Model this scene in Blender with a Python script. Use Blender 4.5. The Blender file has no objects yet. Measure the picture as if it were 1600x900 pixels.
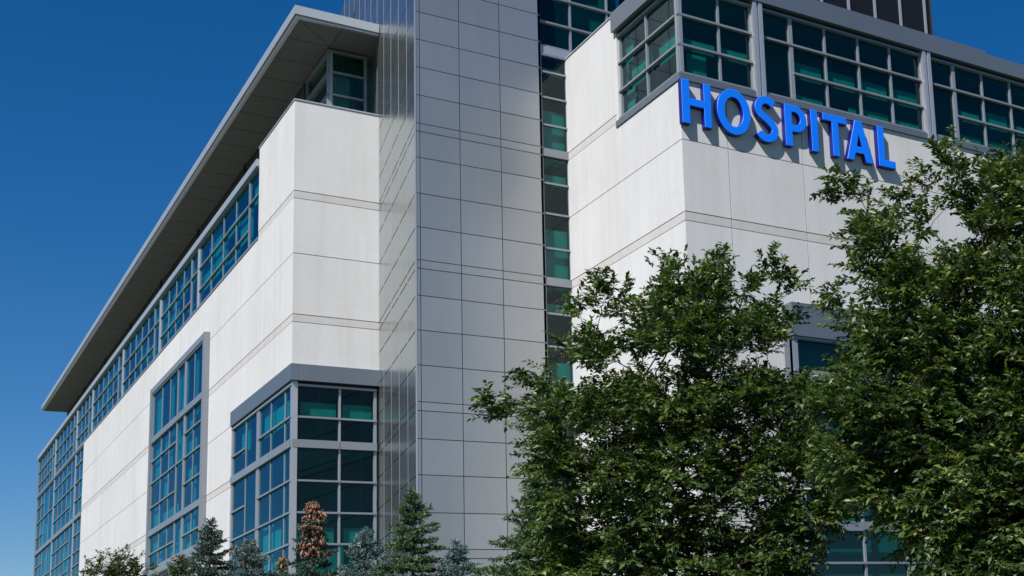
import bpy, bmesh, math, random
import numpy as np
from mathutils import Vector, Matrix
random.seed(7); rng = np.random.default_rng(11)
R_ = math.radians
SC = bpy.context.scene
COL = SC.collection

# ---------------------------------------------------------------- camera, world, sun, exposure
cam_d = bpy.data.cameras.new('camera'); cam = bpy.data.objects.new('camera', cam_d); COL.objects.link(cam)
SC.camera = cam
RT = Vector((0.8041154559, -0.5913499449, -0.0608570149))
DN = Vector((0.0565811232, 0.1780390886, -0.9823953682))
FW = Vector((0.5917743743, 0.7865159411, 0.1766232270))
m = Matrix.Identity(4)
for i in range(3):
    m[i][0] = RT[i]; m[i][1] = -DN[i]; m[i][2] = -FW[i]
m[2][3] = 1.6
cam.matrix_world = m
cam_d.sensor_width = 36.0; cam_d.sensor_fit = 'HORIZONTAL'
cam_d.lens = 2094.5 * 36 / 1600
cam_d.shift_x = (800 - 1314.35) / 1600
cam_d.shift_y = (674.69 - 450) / 1600
cam_d.clip_start = 0.2; cam_d.clip_end = 6000

SUN_EL = 47; SUN_DIR = Vector((-0.86, -0.51, 0)).normalized()      # towards the sun
w = bpy.data.worlds.new('World'); SC.world = w; w.use_nodes = True
nt = w.node_tree; bg = nt.nodes['Background']
sky = nt.nodes.new('ShaderNodeTexSky'); sky.sky_type = 'NISHITA'; sky.sun_disc = False
sky.sun_elevation = R_(SUN_EL); sky.sun_rotation = math.atan2(SUN_DIR.x, SUN_DIR.y)
sky.air_density = 1.0; sky.dust_density = 0.15; sky.ozone_density = 5.0; sky.altitude = 300
hsv = nt.nodes.new('ShaderNodeHueSaturation'); hsv.inputs['Saturation'].default_value = 1.34; hsv.inputs['Value'].default_value = 1.0; hsv.inputs['Hue'].default_value = 0.505
nt.links.new(sky.outputs[0], hsv.inputs['Color']); nt.links.new(hsv.outputs[0], bg.inputs['Color'])
bg.inputs['Strength'].default_value = 0.059
sd = bpy.data.lights.new('sun', 'SUN'); sd.energy = 4.5; sd.angle = R_(0.53); sd.color = (1.0, 0.96, 0.915)
so = bpy.data.objects.new('sun', sd); COL.objects.link(so)
sv = Vector((SUN_DIR.x * math.cos(R_(SUN_EL)), SUN_DIR.y * math.cos(R_(SUN_EL)), math.sin(R_(SUN_EL))))
so.rotation_euler = sv.to_track_quat('Z', 'Y').to_euler(); so.location = (-30, -20, 60)
SC.view_settings.view_transform = 'Standard'; SC.view_settings.look = 'None'
SC.view_settings.exposure = 0.62; SC.view_settings.gamma = 1; SC.view_settings.use_curve_mapping = False

# ---------------------------------------------------------------- helpers
UP = 1.6                                   # building heights below are written relative to eye level
class MB:
    def __init__(s): s.v = []; s.f = []
    def quad(s, pts):
        n = len(s.v); s.v += [tuple(p) for p in pts]; s.f.append(tuple(range(n, n + len(pts))))
    def hexa(s, p):                        # 8 points: bottom loop, top loop
        n = len(s.v); s.v += [tuple(q) for q in p]
        for a in ((0,3,2,1),(4,5,6,7),(0,1,5,4),(1,2,6,5),(2,3,7,6),(3,0,4,7)): s.f.append(tuple(n + i for i in a))
    def prism(s, poly, z0, z1):
        n = len(s.v); k = len(poly)
        s.v += [(x, y, z0) for x, y in poly] + [(x, y, z1) for x, y in poly]
        s.f.append(tuple(range(n + k - 1, n - 1, -1))); s.f.append(tuple(range(n + k, n + 2 * k)))
        for i in range(k): j = (i + 1) % k; s.f.append((n + i, n + j, n + k + j, n + k + i))
    def box(s, x0, x1, y0, y1, z0, z1):
        s.hexa([(x0,y0,z0),(x1,y0,z0),(x1,y1,z0),(x0,y1,z0),(x0,y0,z1),(x1,y0,z1),(x1,y1,z1),(x0,y1,z1)])
    def build(s, name, mat, parent=None, lift=UP, label=None, smooth=False, recalc=True):
        me = bpy.data.meshes.new(name); me.from_pydata([(x, y, z + lift) for x, y, z in s.v], [], s.f)
        me.materials.append(mat)
        bm = bmesh.new(); bm.from_mesh(me)
        if recalc: bmesh.ops.recalc_face_normals(bm, faces=bm.faces); bm.to_mesh(me)
        bm.free()
        if smooth: me.polygons.foreach_set('use_smooth', [True] * len(me.polygons))
        return link(name, me, parent, label)
def root_loc(p):
    l = Vector((0, 0, 0))
    while p is not None: l += p.location; p = p.parent
    return l
def link(name, me, parent=None, label=None):
    o = bpy.data.objects.new(name, me); COL.objects.link(o)
    if parent is not None: o.parent = parent; o.location = -root_loc(parent)
    if label: o['label'] = label
    return o
def tag(o, label=None, cat=None, group=None, kind=None):
    if label: o['label'] = label
    if cat: o['category'] = cat
    if group: o['group'] = group
    if kind: o['kind'] = kind
    return o
def empty(name, loc, label, cat, group=None):
    o = bpy.data.objects.new(name, None); COL.objects.link(o); o.location = loc; o.empty_display_size = .3
    return tag(o, label, cat, group)

class Plane:
    """facade plane: u along it, z up, d outward"""
    def __init__(s, o, u, n): s.o = o; s.u = u; s.n = n
    def P(s, u, z, d): return (s.o[0] + s.u[0] * u + s.n[0] * d, s.o[1] + s.u[1] * u + s.n[1] * d, z)
    def box(s, mb, u0, u1, z0, z1, d0, d1):
        P = s.P
        mb.hexa([P(u0,z0,d1),P(u1,z0,d1),P(u1,z0,d0),P(u0,z0,d0),P(u0,z1,d1),P(u1,z1,d1),P(u1,z1,d0),P(u0,z1,d0)])
def side(x): return Plane((x, 0), (0, 1), (-1, 0))
def front(y): return Plane((0, y), (1, 0), (0, -1))

# ---------------------------------------------------------------- materials
def newmat(name):
    m = bpy.data.materials.new(name); m.use_nodes = True; n = m.node_tree.nodes
    return m, m.node_tree, n, n['Principled BSDF']
def N(nt, t, **kw):
    n = nt.nodes.new(t)
    for k, v in kw.items():
        if k in n.inputs: n.inputs[k].default_value = v
        else: setattr(n, k, v)
    return n
def noise(nt, scale, detail=4, mapping=(1, 1, 1), rough=.55):
    tc = N(nt, 'ShaderNodeTexCoord'); mp = N(nt, 'ShaderNodeMapping'); mp.inputs['Scale'].default_value = mapping
    nt.links.new(tc.outputs['Object'], mp.inputs[0])
    t = N(nt, 'ShaderNodeTexNoise', Scale=scale, Detail=detail, Roughness=rough); nt.links.new(mp.outputs[0], t.inputs['Vector'])
    return t.outputs['Fac']
def ramp(nt, fac, stops):
    r = N(nt, 'ShaderNodeValToRGB'); e = r.color_ramp.elements
    while len(e) < len(stops): e.new(.5)
    for i, (p, c) in enumerate(stops): e[i].position = p; e[i].color = (*c, 1) if len(c) == 3 else c
    nt.links.new(fac, r.inputs[0]); return r.outputs[0]
def mix(nt, a, b, fac, mode='MIX'):
    x = N(nt, 'ShaderNodeMix', data_type='RGBA', blend_type=mode)
    for s, v in ((6, a), (7, b)):
        if hasattr(v, 'is_output'): nt.links.new(v, x.inputs[s])
        else: x.inputs[s].default_value = (*v, 1)
    if hasattr(fac, 'is_output'): nt.links.new(fac, x.inputs[0])
    else: x.inputs[0].default_value = fac
    return x.outputs[2]
def bump(nt, bs, h, strength, dist=.02):
    b = N(nt, 'ShaderNodeBump', Strength=strength, Distance=dist); nt.links.new(h, b.inputs['Height']); nt.links.new(b.outputs[0], bs.inputs['Normal'])

def island(nt, col, amt):
    g_ = N(nt, 'ShaderNodeNewGeometry'); return mix(nt, col, ramp(nt, g_.outputs['Random Per Island'], [(0, (1 - amt,) * 3), (1, (1, 1, 1))]), 1, 'MULTIPLY')
def concrete(name, c, dark=.955):
    m, nt, n, b = newmat(name)
    big = noise(nt, .35, 3); st = noise(nt, 1.0, 5, (2.2, 2.2, .12), .6); fine = noise(nt, 5, 5)
    c1 = ramp(nt, big, [(.3, tuple(x * .93 for x in c)), (.7, c)])
    c2 = ramp(nt, st, [(.36, (dark, dark * .985, dark * .96)), (.56, (1, 1, 1))])
    c3 = ramp(nt, fine, [(.3, (.965, .965, .96)), (.65, (1, 1, 1))])
    c4 = ramp(nt, noise(nt, .9, 6, (1, 1, .45), .7), [(.42, (1, 1, 1)), (.66, (.97, .96, .95))])
    o = mix(nt, mix(nt, mix(nt, c1, c2, 1, 'MULTIPLY'), c3, 1, 'MULTIPLY'), c4, 1, 'MULTIPLY')
    o = island(nt, o, .045); nt.links.new(o, b.inputs['Base Color']); b.inputs['Roughness'].default_value = .85
    b.inputs['Specular IOR Level'].default_value = .25
    bump(nt, b, fine, .25, .01); return m
def metal(name, c, rough, met=.8, streak=True, bs=.12):
    m, nt, n, b = newmat(name)
    big = noise(nt, .5, 3, (1, 1, .3)); st = noise(nt, 1.4, 3, (2.5, 2.5, .25))
    o = ramp(nt, big, [(.3, tuple(x * .94 for x in c)), (.7, c)])
    o = island(nt, o, .10); nt.links.new(o, b.inputs['Base Color']); b.inputs['Metallic'].default_value = met
    rr = N(nt, 'ShaderNodeMapRange'); rr.inputs[3].default_value = rough * .85; rr.inputs[4].default_value = rough * 1.15
    nt.links.new(st, rr.inputs[0]); nt.links.new(rr.outputs[0], b.inputs['Roughness'])
    if streak: bump(nt, b, st, bs, .03)
    return m
def plain(name, c, rough=.6, met=0, var=.9, scale=3):
    m, nt, n, b = newmat(name)
    o = ramp(nt, noise(nt, scale, 4), [(.3, tuple(x * var for x in c)), (.7, c)])
    nt.links.new(o, b.inputs['Base Color']); b.inputs['Roughness'].default_value = rough; b.inputs['Metallic'].default_value = met
    return m
def glass(name, tint, refl=(.85, .93, 1.0), base=.07, ior=1.55):
    m = bpy.data.materials.new(name); m.use_nodes = True; nt = m.node_tree
    nt.nodes.clear(); out = N(nt, 'ShaderNodeOutputMaterial')
    tr = N(nt, 'ShaderNodeBsdfTransparent'); tr.inputs[0].default_value = (*tint, 1)
    gl = N(nt, 'ShaderNodeBsdfGlossy'); gl.inputs[0].default_value = (*refl, 1); gl.inputs['Roughness'].default_value = .015
    fr = N(nt, 'ShaderNodeLayerWeight', Blend=.5); pw = N(nt, 'ShaderNodeMath', operation='POWER'); pw.inputs[1].default_value = 4.6
    ad = N(nt, 'ShaderNodeMath', operation='MULTIPLY_ADD'); ad.inputs[1].default_value = 1 - base; ad.inputs[2].default_value = base
    nt.links.new(fr.outputs['Facing'], pw.inputs[0]); nt.links.new(pw.outputs[0], ad.inputs[0])
    wv = noise(nt, .8, 2); bp = N(nt, 'ShaderNodeBump', Strength=.05, Distance=.02); nt.links.new(wv, bp.inputs['Height']); nt.links.new(bp.outputs[0], gl.inputs['Normal'])
    mx = N(nt, 'ShaderNodeMixShader'); nt.links.new(ad.outputs[0], mx.inputs[0]); nt.links.new(tr.outputs[0], mx.inputs[1]); nt.links.new(gl.outputs[0], mx.inputs[2])
    nt.links.new(mx.outputs[0], out.inputs[0]); return m
def leafmat(name, c1, c2, c3, trans=.25, rough=.42):
    m, nt, n, b = newmat(name)
    at = N(nt, 'ShaderNodeAttribute', attribute_name='tint')
    col = ramp(nt, at.outputs['Fac'], [(.0, c1), (.55, c2), (1, c3)])
    nt.links.new(col, b.inputs['Base Color']); b.inputs['Roughness'].default_value = rough; b.inputs['Specular IOR Level'].default_value = .45
    if trans:
        t = N(nt, 'ShaderNodeBsdfTranslucent'); c = mix(nt, col, (1.5, 1.6, .6), 1, 'MULTIPLY'); nt.links.new(c, t.inputs[0])
        mx = N(nt, 'ShaderNodeMixShader'); mx.inputs[0].default_value = trans
        nt.links.new(b.outputs[0], mx.inputs[1]); nt.links.new(t.outputs[0], mx.inputs[2]); nt.links.new(mx.outputs[0], nt.nodes['Material Output'].inputs[0])
    return m
def mesh_screen(name):
    m, nt, n, b = newmat(name)
    tc = N(nt, 'ShaderNodeTexCoord'); mp = N(nt, 'ShaderNodeMapping'); mp.inputs['Rotation'].default_value = (R_(90), 0, 0)
    nt.links.new(tc.outputs['Object'], mp.inputs[0])
    br = N(nt, 'ShaderNodeTexBrick', Scale=5.0); br.inputs['Color1'].default_value = (.006, .011, .020, 1); br.inputs['Color2'].default_value = (.010, .017, .030, 1); br.inputs['Mortar'].default_value = (.006, .006, .007, 1)
    br.inputs['Mortar Size'].default_value = .05; nt.links.new(mp.outputs[0], br.inputs['Vector'])
    nt.links.new(br.outputs['Color'], b.inputs['Base Color']); b.inputs['Roughness'].default_value = .95; b.inputs['Specular IOR Level'].default_value = .1; bump(nt, b, br.outputs['Color'], .6, .05); return m
M = dict(
    stone=concrete('precast_stone', (.575, .575, .58)),
    stoneband=concrete('precast_band', (.51, .495, .485)),
    joint=plain('joint_shadow_gap', (.16, .15, .14), .9),
    cladding=metal('zinc_cladding', (.40, .41, .41), .36, .68),
    cladding_side=metal('polished_cladding', (.385, .41, .405), .25, .88, True, .35),
    mullion=metal('mullion_metal_lit', (.31, .33, .36), .4, .4, False),  # lighter than the frame metal; the horizontals' shading is put into this difference
    trim=metal('aluminium_trim', (.52, .53, .55), .35, .6),
    frame=metal('window_frame_metal', (.27, .29, .32), .4, .4, False),
    fascia=metal('fascia_metal', (.17, .20, .235), .42, .5),
    lightfascia=metal('roof_fascia_metal', (.42, .45, .49), .4, .4),
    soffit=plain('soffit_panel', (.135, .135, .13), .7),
    dark=plain('dark_backing', (.02, .022, .024), .8),
    glass_side=glass('blue_tinted_glass', (.05, .56, .58), (.30, .64, .80), .06),
    glass_front=glass('green_tinted_glass', (.08, .46, .42), (.7, .9, .95), .045),
    interior=plain('interior_paint', (.22, .24, .24), .8),
    blind=plain('window_blind', (.48, .53, .52), .8, var=.8),
    letter=plain('blue_letter_face', (.0, .17, .88), .45, var=.97),
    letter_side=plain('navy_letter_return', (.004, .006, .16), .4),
    roofing=plain('roof_membrane', (.25, .25, .26), .9),
    bark=plain('bark', (.045, .036, .028), .9, var=.6, scale=12),
    strip=metal('cover_strip_metal', (.42, .44, .45), .45, .6),
    louvre=plain('dark_louvre', (.035, .036, .038), .7),
    screen=mesh_screen('mesh_screen'),
)

# ---------------------------------------------------------------- ground
def sheet(name, x0, x1, y0, y1, z, mat):
    g = MB(); g.quad([(x0, y0, z), (x1, y0, z), (x1, y1, z), (x0, y1, z)]); o = g.build(name, mat, lift=0); tag(o, kind='structure'); return o
gm, nt, n, b = newmat('lawn_grass')
o_ = mix(nt, ramp(nt, noise(nt, .4, 5), [(.35, (.035, .06, .018)), (.65, (.06, .085, .028))]), ramp(nt, noise(nt, 40, 3), [(.3, (.7, .7, .7)), (.7, (1.1, 1.1, 1.1))]), 1, 'MULTIPLY')
nt.links.new(o_, b.inputs['Base Color']); b.inputs['Roughness'].default_value = .95
sheet('ground', -2500, 2500, -2500, 2500, 0, gm)
am = plain('asphalt', (.055, .055, .058), .9, scale=2)
sheet('road', -200, 300, -9, -1.5, .008, am)
k = MB(); k.box(-200, 300, -1.5, 1.5, 0, .13); tag(k.build('pavement', concrete('pavement_concrete', (.34, .33, .31)), lift=0), kind='structure')

# ---------------------------------------------------------------- the hospital building
B = empty('hospital_building', (12.12, 47.65, 0), 'large white stone hospital building with grey metal tower and teal glass windows', 'building')
JW = .026
def wall(name, pl, us, zs, mat, th=.14, bands=(), parent=None, back=True, end=(0, 0), JW=JW):
    """cladding panels with open joints over a dark backing; zs = joint heights; bands = index of thin courses"""
    mb = MB(); mbs = {}
    for i in range(len(us) - 1):
        for j in range(len(zs) - 1):
            a0 = us[i] + (JW / 2 if i > 0 else 0); a1 = us[i + 1] - (JW / 2 if i < len(us) - 2 else 0)
            b0 = zs[j] + (JW / 2 if j > 0 else 0); b1 = zs[j + 1] - (JW / 2 if j < len(zs) - 2 else 0)
            isb = (zs[j + 1] - zs[j]) < .4 and bands is True; tgt = mbs.setdefault(j, MB()) if isb else mb
            pl.box(tgt, a0, a1, b0, b1, -th, -.006 if isb else 0)
    o = mb.build(name, M[mat], B)
    for q in mbs.values(): q.build('stone_band', M['stoneband'], o)
    if back:
        k = MB(); pl.box(k, us[0] + end[0], us[-1] - end[1], zs[0], zs[-1] - .004, -th - .25, -.045); k.build('joint_backing', M['joint'], o)
    return o
def joints(z0, z1, extra=()):
    out = [z0]
    for z in (-.12, .16, 2.2, 4.44, 4.72, 6.72, 9.0 - .28, 9.0, 11.2, 13.28, 13.56, 15.79, 17.84, 18.12):
        if z0 + .25 < z < z1 - .1: out.append(z)
    out.append(z1); return out
G = -1.6
def window(pl, name, edges, rows, z0, z1, gl, wid={}, band=(), depth=.2, blind=None, zrail=(.09, .07), parent=None, pv=None, ph=None, label=None):
    parent = parent or B; sd_ = pl.n[0] < -.9 and gl == 'glass_side'
    if sd_: depth = .12; pv = .03; ph = .075
    pv = pv or .07; ph = ph or .12; g = -depth + .05
    fr = MB(); vr = MB(); pn = MB(); bls = []; ne = len(edges)
    for i, u in enumerate(edges):
        w_ = wid.get(i, .07) / 2
        pl.box(vr, u - w_, u + w_, z0 + .002, z1 - .002, -depth, g + pv + (.02 if w_ > .06 else 0))
    flip = (pl.u[0] * pl.n[1] - pl.u[1] * pl.n[0]) > 0
    for i in range(ne - 1):
        u0, u1 = edges[i], edges[i + 1]; zz = [z0] + list(rows[i]) + [z1]
        for z in rows[i]:
            h = .14 if z in band else .034
            pl.box(fr, u0 + .01 if i else u0 - wid.get(0, .07) / 2 + .004, u1 - .01 if i < ne - 2 else u1 + wid.get(ne - 1, .07) / 2 - .004, z - h, z + h, -depth + .01, g + ph + (.03 if z in band else 0))
        for j in range(len(zz) - 1):
            a, c = zz[j], zz[j + 1]; t1 = random.uniform(-.003, .003); t2 = random.uniform(-.003, .003)
            q = [pl.P(u0, a, g + t1), pl.P(u1, a, g - t1), pl.P(u1, c, g - t1 + t2), pl.P(u0, c, g + t1 + t2)]
            pn.quad(q[::-1] if flip else q)
            if blind:
                for (fu0, fu1, fz0, fz1) in blind(i, j, c - a):
                    bl = MB(); pl.box(bl, u0 + (u1 - u0) * fu0 + .02, u0 + (u1 - u0) * fu1 - .02, a + (c - a) * fz0, a + (c - a) * fz1, -depth - .13, -depth - .11); bls.append(bl)
    L, Rr = edges[0] - wid.get(0, .07) / 2, edges[-1] + wid.get(ne - 1, .07) / 2
    pl.box(fr, L - .002, Rr + .002, z0 - .01, z0 + zrail[0], -depth - .02, g + ph + .012); pl.box(fr, L - .002, Rr + .002, z1 - zrail[1], z1 + .01, -depth - .02, g + ph + .008)
    nf, nv = len(fr.f), len(fr.v); fr.v += vr.v; fr.f += [tuple(i + nv for i in f) for f in vr.f]
    o = fr.build(name, M['frame'], parent, label=label); o.data.materials.append(M['mullion'])  # uprights get the lighter metal, rails carry their shade in the darker one
    o.data.polygons.foreach_set('material_index', [0] * nf + [1] * len(vr.f)); pn.build('pane', M[gl], o, recalc=False)
    for bl in bls: bl.build('blind', M['blind'], o)
    return o
def bl_side(i, j, h):
    r = random.random()
    if r < .3: return [(0, random.choice((.45, .6, 1)), 0, 1)]
    if r < .6: return [(random.choice((0, .3)), 1, 0, random.uniform(.4, .95))]
    if r < .75: return [(.5, 1, 0, 1)]
    return []
def bl_low(p, lo=.25, hi=.6):
    def f(i, j, h):
        return [(random.choice((0, .08)), random.choice((1, .93)), 0, random.uniform(lo, hi))] if random.random() < p else []
    return f

S = side(12.12); F = front(47.65)
# left block, stone
wall('stone_wall', F, [12.12, 15.3], joints(11.75, 21.55), 'stone', bands=True, end=(.02, 0))
ys = [47.79, 50.2, 52.75]
wall('stone_wall', S, ys, joints(17.84, 21.55), 'stone', bands=True)
wall('stone_wall', S, [47.79, 52.75, 56.62], joints(11.75, 17.84), 'stone', bands=True)
wall('stone_wall', S, [56.62, 60.95], joints(G, 17.84), 'stone', bands=True)
wall('stone_wall', S, [60.95, 63.9, 67.5, 73.55], joints(16.15, 17.84), 'stone', bands=True)
wall('stone_wall', S, [60.95, 63.9, 67.5, 73.55], joints(G, 6.6), 'stone', bands=True)
wall('stone_wall', S, [73.55, 78.4, 84.2, 90.3, 96.2, 98.55], joints(G, 17.84), 'stone', bands=True)
k = MB(); k.box(12.26, 13.9, 52.45, 52.75, 17.86, 21.55); k.box(12.26, 12.4, 47.9, 52.45, 19, 21.50); k.box(12.4, 15.1, 47.8, 47.95, 19, 21.5)
k.build('parapet_return', M['stone'], B)
k = MB(); k.box(12.09, 12.40, 47.95, 52.78, 21.552, 21.6); k.box(12.09, 15.12, 47.62, 47.95, 21.552, 21.6); k.build('parapet_coping', M['lightfascia'], B)
# cores, floors
def single(name, mat, *a):
    k = MB(); k.box(*a); return k.build(name, M[mat], B)
for a in ((14.6, 30, 50.2, 123.8, G, 24.75), (22, 60, 34.8, 50.2, G, 21.2), (15.8, 22, 41.6, 50.2, G, 31.3)): single('inner_core', 'interior', *a)
for z in (-.1, 4.44, 9.0, 13.56, 17.98):
    for a in ((12.40, 14.6, 47.95, 123.9), (14.6, 15.3, 47.95, 50.2), (19.5, 22, 32.75, 40.3), (22, 60, 32.75, 34.8), (18.0, 19.2, 40.32, 41.6)): single('floor_slab', 'interior', *a, z - .34, z - .10)

# left block: corner curtain wall (front + side)
ROW2 = [5.46, 6.55, 7.66, 8.95, 9.9]
low = [-.45, .78, 1.9, 3.05, 4.3]
rf = [low + ROW2] * 2
def blf(i, j, h):
    if j in (9,): return []
    if j == 10: return [(.03 if i else .16, .97, 0, .62)]
    if j == 6: return [(.03, .97, 0, .6)]
    return []
blf_rows = {6: .6, 10: .62}
def bl_front_sunlit(i, j, h):  # pale half-height panels imitate the sunlit lower part of the panes
    if j == 10: return [(.16 if i == 0 else .12, .97, 0, .5)]
    if j == 6: return [(.03 if i == 0 else .16, .94, 0, .55)]
    if j in (2,): return [(.0, 1, 0, .5)]
    return []
window(F, 'corner_window', [12.24, 13.78, 15.02], rf, G, 11.06, 'glass_front', {0: .17, 2: .1}, band=(8.95, 4.3, -.45), blind=bl_front_sunlit)
def bl_cw(i, j, h):
    if i in (0, 1, 2):
        if j in (5, 6): return [((.0, .55, .1)[i], 1, 0, (.9, .8, .97)[i])]
        if j in (7, 8, 9): return []
        if j == 10: return [((.45, .0, .0)[i], 1, 0, (.6, .7, .85)[i])]
    if i == 4: return [(0, .7, 0, 1)] if j > 9 else []
    return [(0, 1, 0, .6)] if random.random() < .3 else []
full = low + ROW2
window(S, 'corner_window', [47.78, 48.68, 50.6, 52.4, 54.35, 56.45], [full, full, full, [4.3, 8.95, 6.55, -.45], full], G, 11.06, 'glass_side', {0: .2, 3: .42, 5: .2}, band=(8.95, 4.3, -.45), blind=bl_cw, label='corner window wrapping the left stone block')
k = MB(); k.box(12.25, 12.32, 47.84, 56.6, 11.04, 11.2); k.box(12.32, 15.1, 47.84, 47.9, 11.04, 11.2); k.build('painted_shadow_line', M['dark'], B)  # near-black strip paints the shadow line under the window fascia
k = MB(); S.box(k, 47.53, 56.62, 11.16, 11.746, -.2, .05); F.box(k, 12.325, 15.12, 11.16, 11.746, -.2, .118); k.build('window_fascia', M['fascia'], B)
k = MB(); k.box(12.13, 12.33, 47.66, 47.70, G, 11.15); k.build('corner_post', M['trim'], B)

# ribbon windows under the roof, five bays then full-height glazing at the far end
R3 = [18.69, 19.73]
pil = [63.78, 72.85, 84.0, 95.4, 102.35, 113.6]
bays = [(52.79, 63.78, 4), (63.78, 72.85, 4), (72.85, 84.0, 5), (84.0, 95.4, 5), (95.4, 102.35, 3), (102.35, 113.6, 5), (113.6, 124.1, 5)]
for (a, b_, nc) in bays:
    ed = [a + (.05 if a < 53 else .2), a + 1.62] + [a + 1.62 + (b_ - .2 - a - 1.62) * q / nc for q in range(1, nc + 1)]
    window(S, 'ribbon_window', ed, [[R3[1]]] + [R3] * nc, 17.86, 20.82, 'glass_side', {1: .13}, blind=bl_side)
k = MB(); S.box(k, 52.79, 124.15, 20.83, 21.12, -.3, .10); k.build('window_cornice', M['lightfascia'], B)
for p in pil:
    k = MB(); S.box(k, p - .2, p + .2, 17.87, 20.826, -.22, -.02); S.box(k, p - .05, p + .05, 17.874, 20.822, -.03, .02); k.build('pilaster', M['trim'], B)
for (a, b_, nc) in ((98.6, 102.35, 1), (102.35, 113.6, 5), (113.6, 124.1, 3)):
    if nc == 1: ed = [98.75, 100.4, 102.15]; rows = [full_ for full_ in (None, None)]
    elif nc == 5: ed = [102.55, 104.4, 106.7, 109, 111.2, 113.4]
    else: ed = [113.8, 116.6, 119.7, 121.6, 124.0]
    rr = sorted([-.4, .8, 1.95, 3.1, 4.3, 5.5, 6.6, 7.7, 8.86, 10.0, 10.9, 12.04, 13.2, 14.4, 15.6, 16.78])
    tall = [-.4, 1.95, 4.3, 6.6, 8.86, 10.9, 13.2, 15.6]
    rws = [rr] * (len(ed) - 1)
    if nc == 5: rws = [tall] + [rr] * 4
    if nc == 3: rws = [tall, tall, rr, rr]
    window(S, 'curtain_window', ed, rws, G, 17.72, 'glass_side', {}, band=(-.4, 4.3, 8.86, 13.2), blind=bl_side)
k = MB()
S.box(k, 98.56, 124.15, 17.725, 17.855, -.2, .05); k.build('window_sill', M['frame'], B)
for p in (102.35, 113.6):
    k = MB(); S.box(k, p - .2, p + .2, G, 17.72, -.22, -.01); k.build('pilaster', M['trim'], B)
k = MB(); k.box(12.1, 30, 124.05, 124.3, G, 21.1); k.box(13.0, 30, 123.3, 124.05, G, 21.1); k.build('end_wall', M['frame'], B)
k = MB(); S.box(k, 52.77, 98.56, 17.842, 17.868, -.25, .03); k.build('window_sill', M['frame'], B)

# tall framed window standing proud of the wall
Tp = side(11.94)
k = MB()
S.box(k, 60.96, 61.28, 6.62, 16.14, -.1, .23); S.box(k, 73.12, 73.54, 6.62, 16.14, -.1, .23)
S.box(k, 61.28, 73.12, 15.86, 16.135, -.1, .228); S.box(k, 61.28, 73.12, 6.625, 6.95, -.1, .228)
k.build('window_surround', M['frame'], B)
allr = [7.74, 8.78, 10.05, 11.26, 12.36, 13.42]
window(Tp, 'tall_window', [61.36, 63.3, 65.15, 66.9, 68.75, 70.75, 73.05], [allr, allr, [8.78, 11.26, 13.42], allr, allr, allr], 6.96, 15.85, 'glass_side', {2: .36, 3: .14}, band=(8.78, 13.42), blind=bl_side, label='tall window in a projecting grey surround on the left wall')

# recessed clerestory and the projecting roof
Sc = side(13.75); Fc = front(49.43)
window(Fc, 'clerestory_window', [13.83, 15.2], [[22.0, 22.9, 23.82]], 21.13, 24.7, 'glass_front', {0: .12, 1: .1}, blind=lambda i, j, h: [(.04, .62, 0, 1)] if j in (1, 2) else [], label='glazed corner under the roof overhang')
window(Sc, 'clerestory_window', [49.5, 52.7], [[22.0, 22.9, 23.82]], 21.13, 24.7, 'glass_front', {})
for q in range(7):
    k = MB(); Sc.box(k, 52.76 + 10.1 * q, min(52.76 + 10.1 * q + 10.06, 123.2), 21.13, 24.75, -.3, -.1); lw = k.build('louvre_wall', M['louvre'], B)
    k = MB(); Sc.box(k, 52.76 + 10.1 * q, 52.92 + 10.1 * q, 21.14, 24.74, -.12, -.02); k.build('post', M['louvre'], lw)
k = MB(); k.box(12.14, 14.2, 52.46, 123.3, 20.98, 21.13); k.box(12.4, 15.2, 47.95, 52.44, 20.98, 21.125); k.build('roof_ledge', M['roofing'], B)
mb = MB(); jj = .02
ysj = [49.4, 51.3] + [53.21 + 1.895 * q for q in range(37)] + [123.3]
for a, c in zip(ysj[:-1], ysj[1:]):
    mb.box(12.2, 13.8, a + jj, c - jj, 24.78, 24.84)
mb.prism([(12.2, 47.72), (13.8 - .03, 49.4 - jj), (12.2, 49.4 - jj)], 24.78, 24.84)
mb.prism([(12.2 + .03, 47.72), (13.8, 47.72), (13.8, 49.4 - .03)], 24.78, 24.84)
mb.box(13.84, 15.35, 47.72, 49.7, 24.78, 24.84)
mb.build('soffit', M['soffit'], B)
k = MB(); k.prism([(12.3, 47.8), (15.3, 47.8), (17.2, 59.2), (30, 59.2), (30, 123.2), (12.3, 123.2)], 24.83, 25.1); k.build('roof_deck', M['roofing'], B)
k = MB()
k.box(12.06, 12.26, 47.55, 123.36, 24.86, 25.2); k.box(12.26, 15.10, 47.55, 47.75, 24.86, 25.2); k.box(12.26, 30, 123.16, 123.36, 24.86, 25.2)
k.build('roof_fascia', M['lightfascia'], B)
k = MB(); k.box(12.12, 12.26, 47.62, 123.3, 24.76, 24.858); k.box(12.26, 15.10, 47.62, 47.75, 24.76, 24.858); k.box(12.26, 30, 123.16, 123.3, 24.76, 24.858)
k.build('roof_drip_edge', M['trim'], B)

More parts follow.
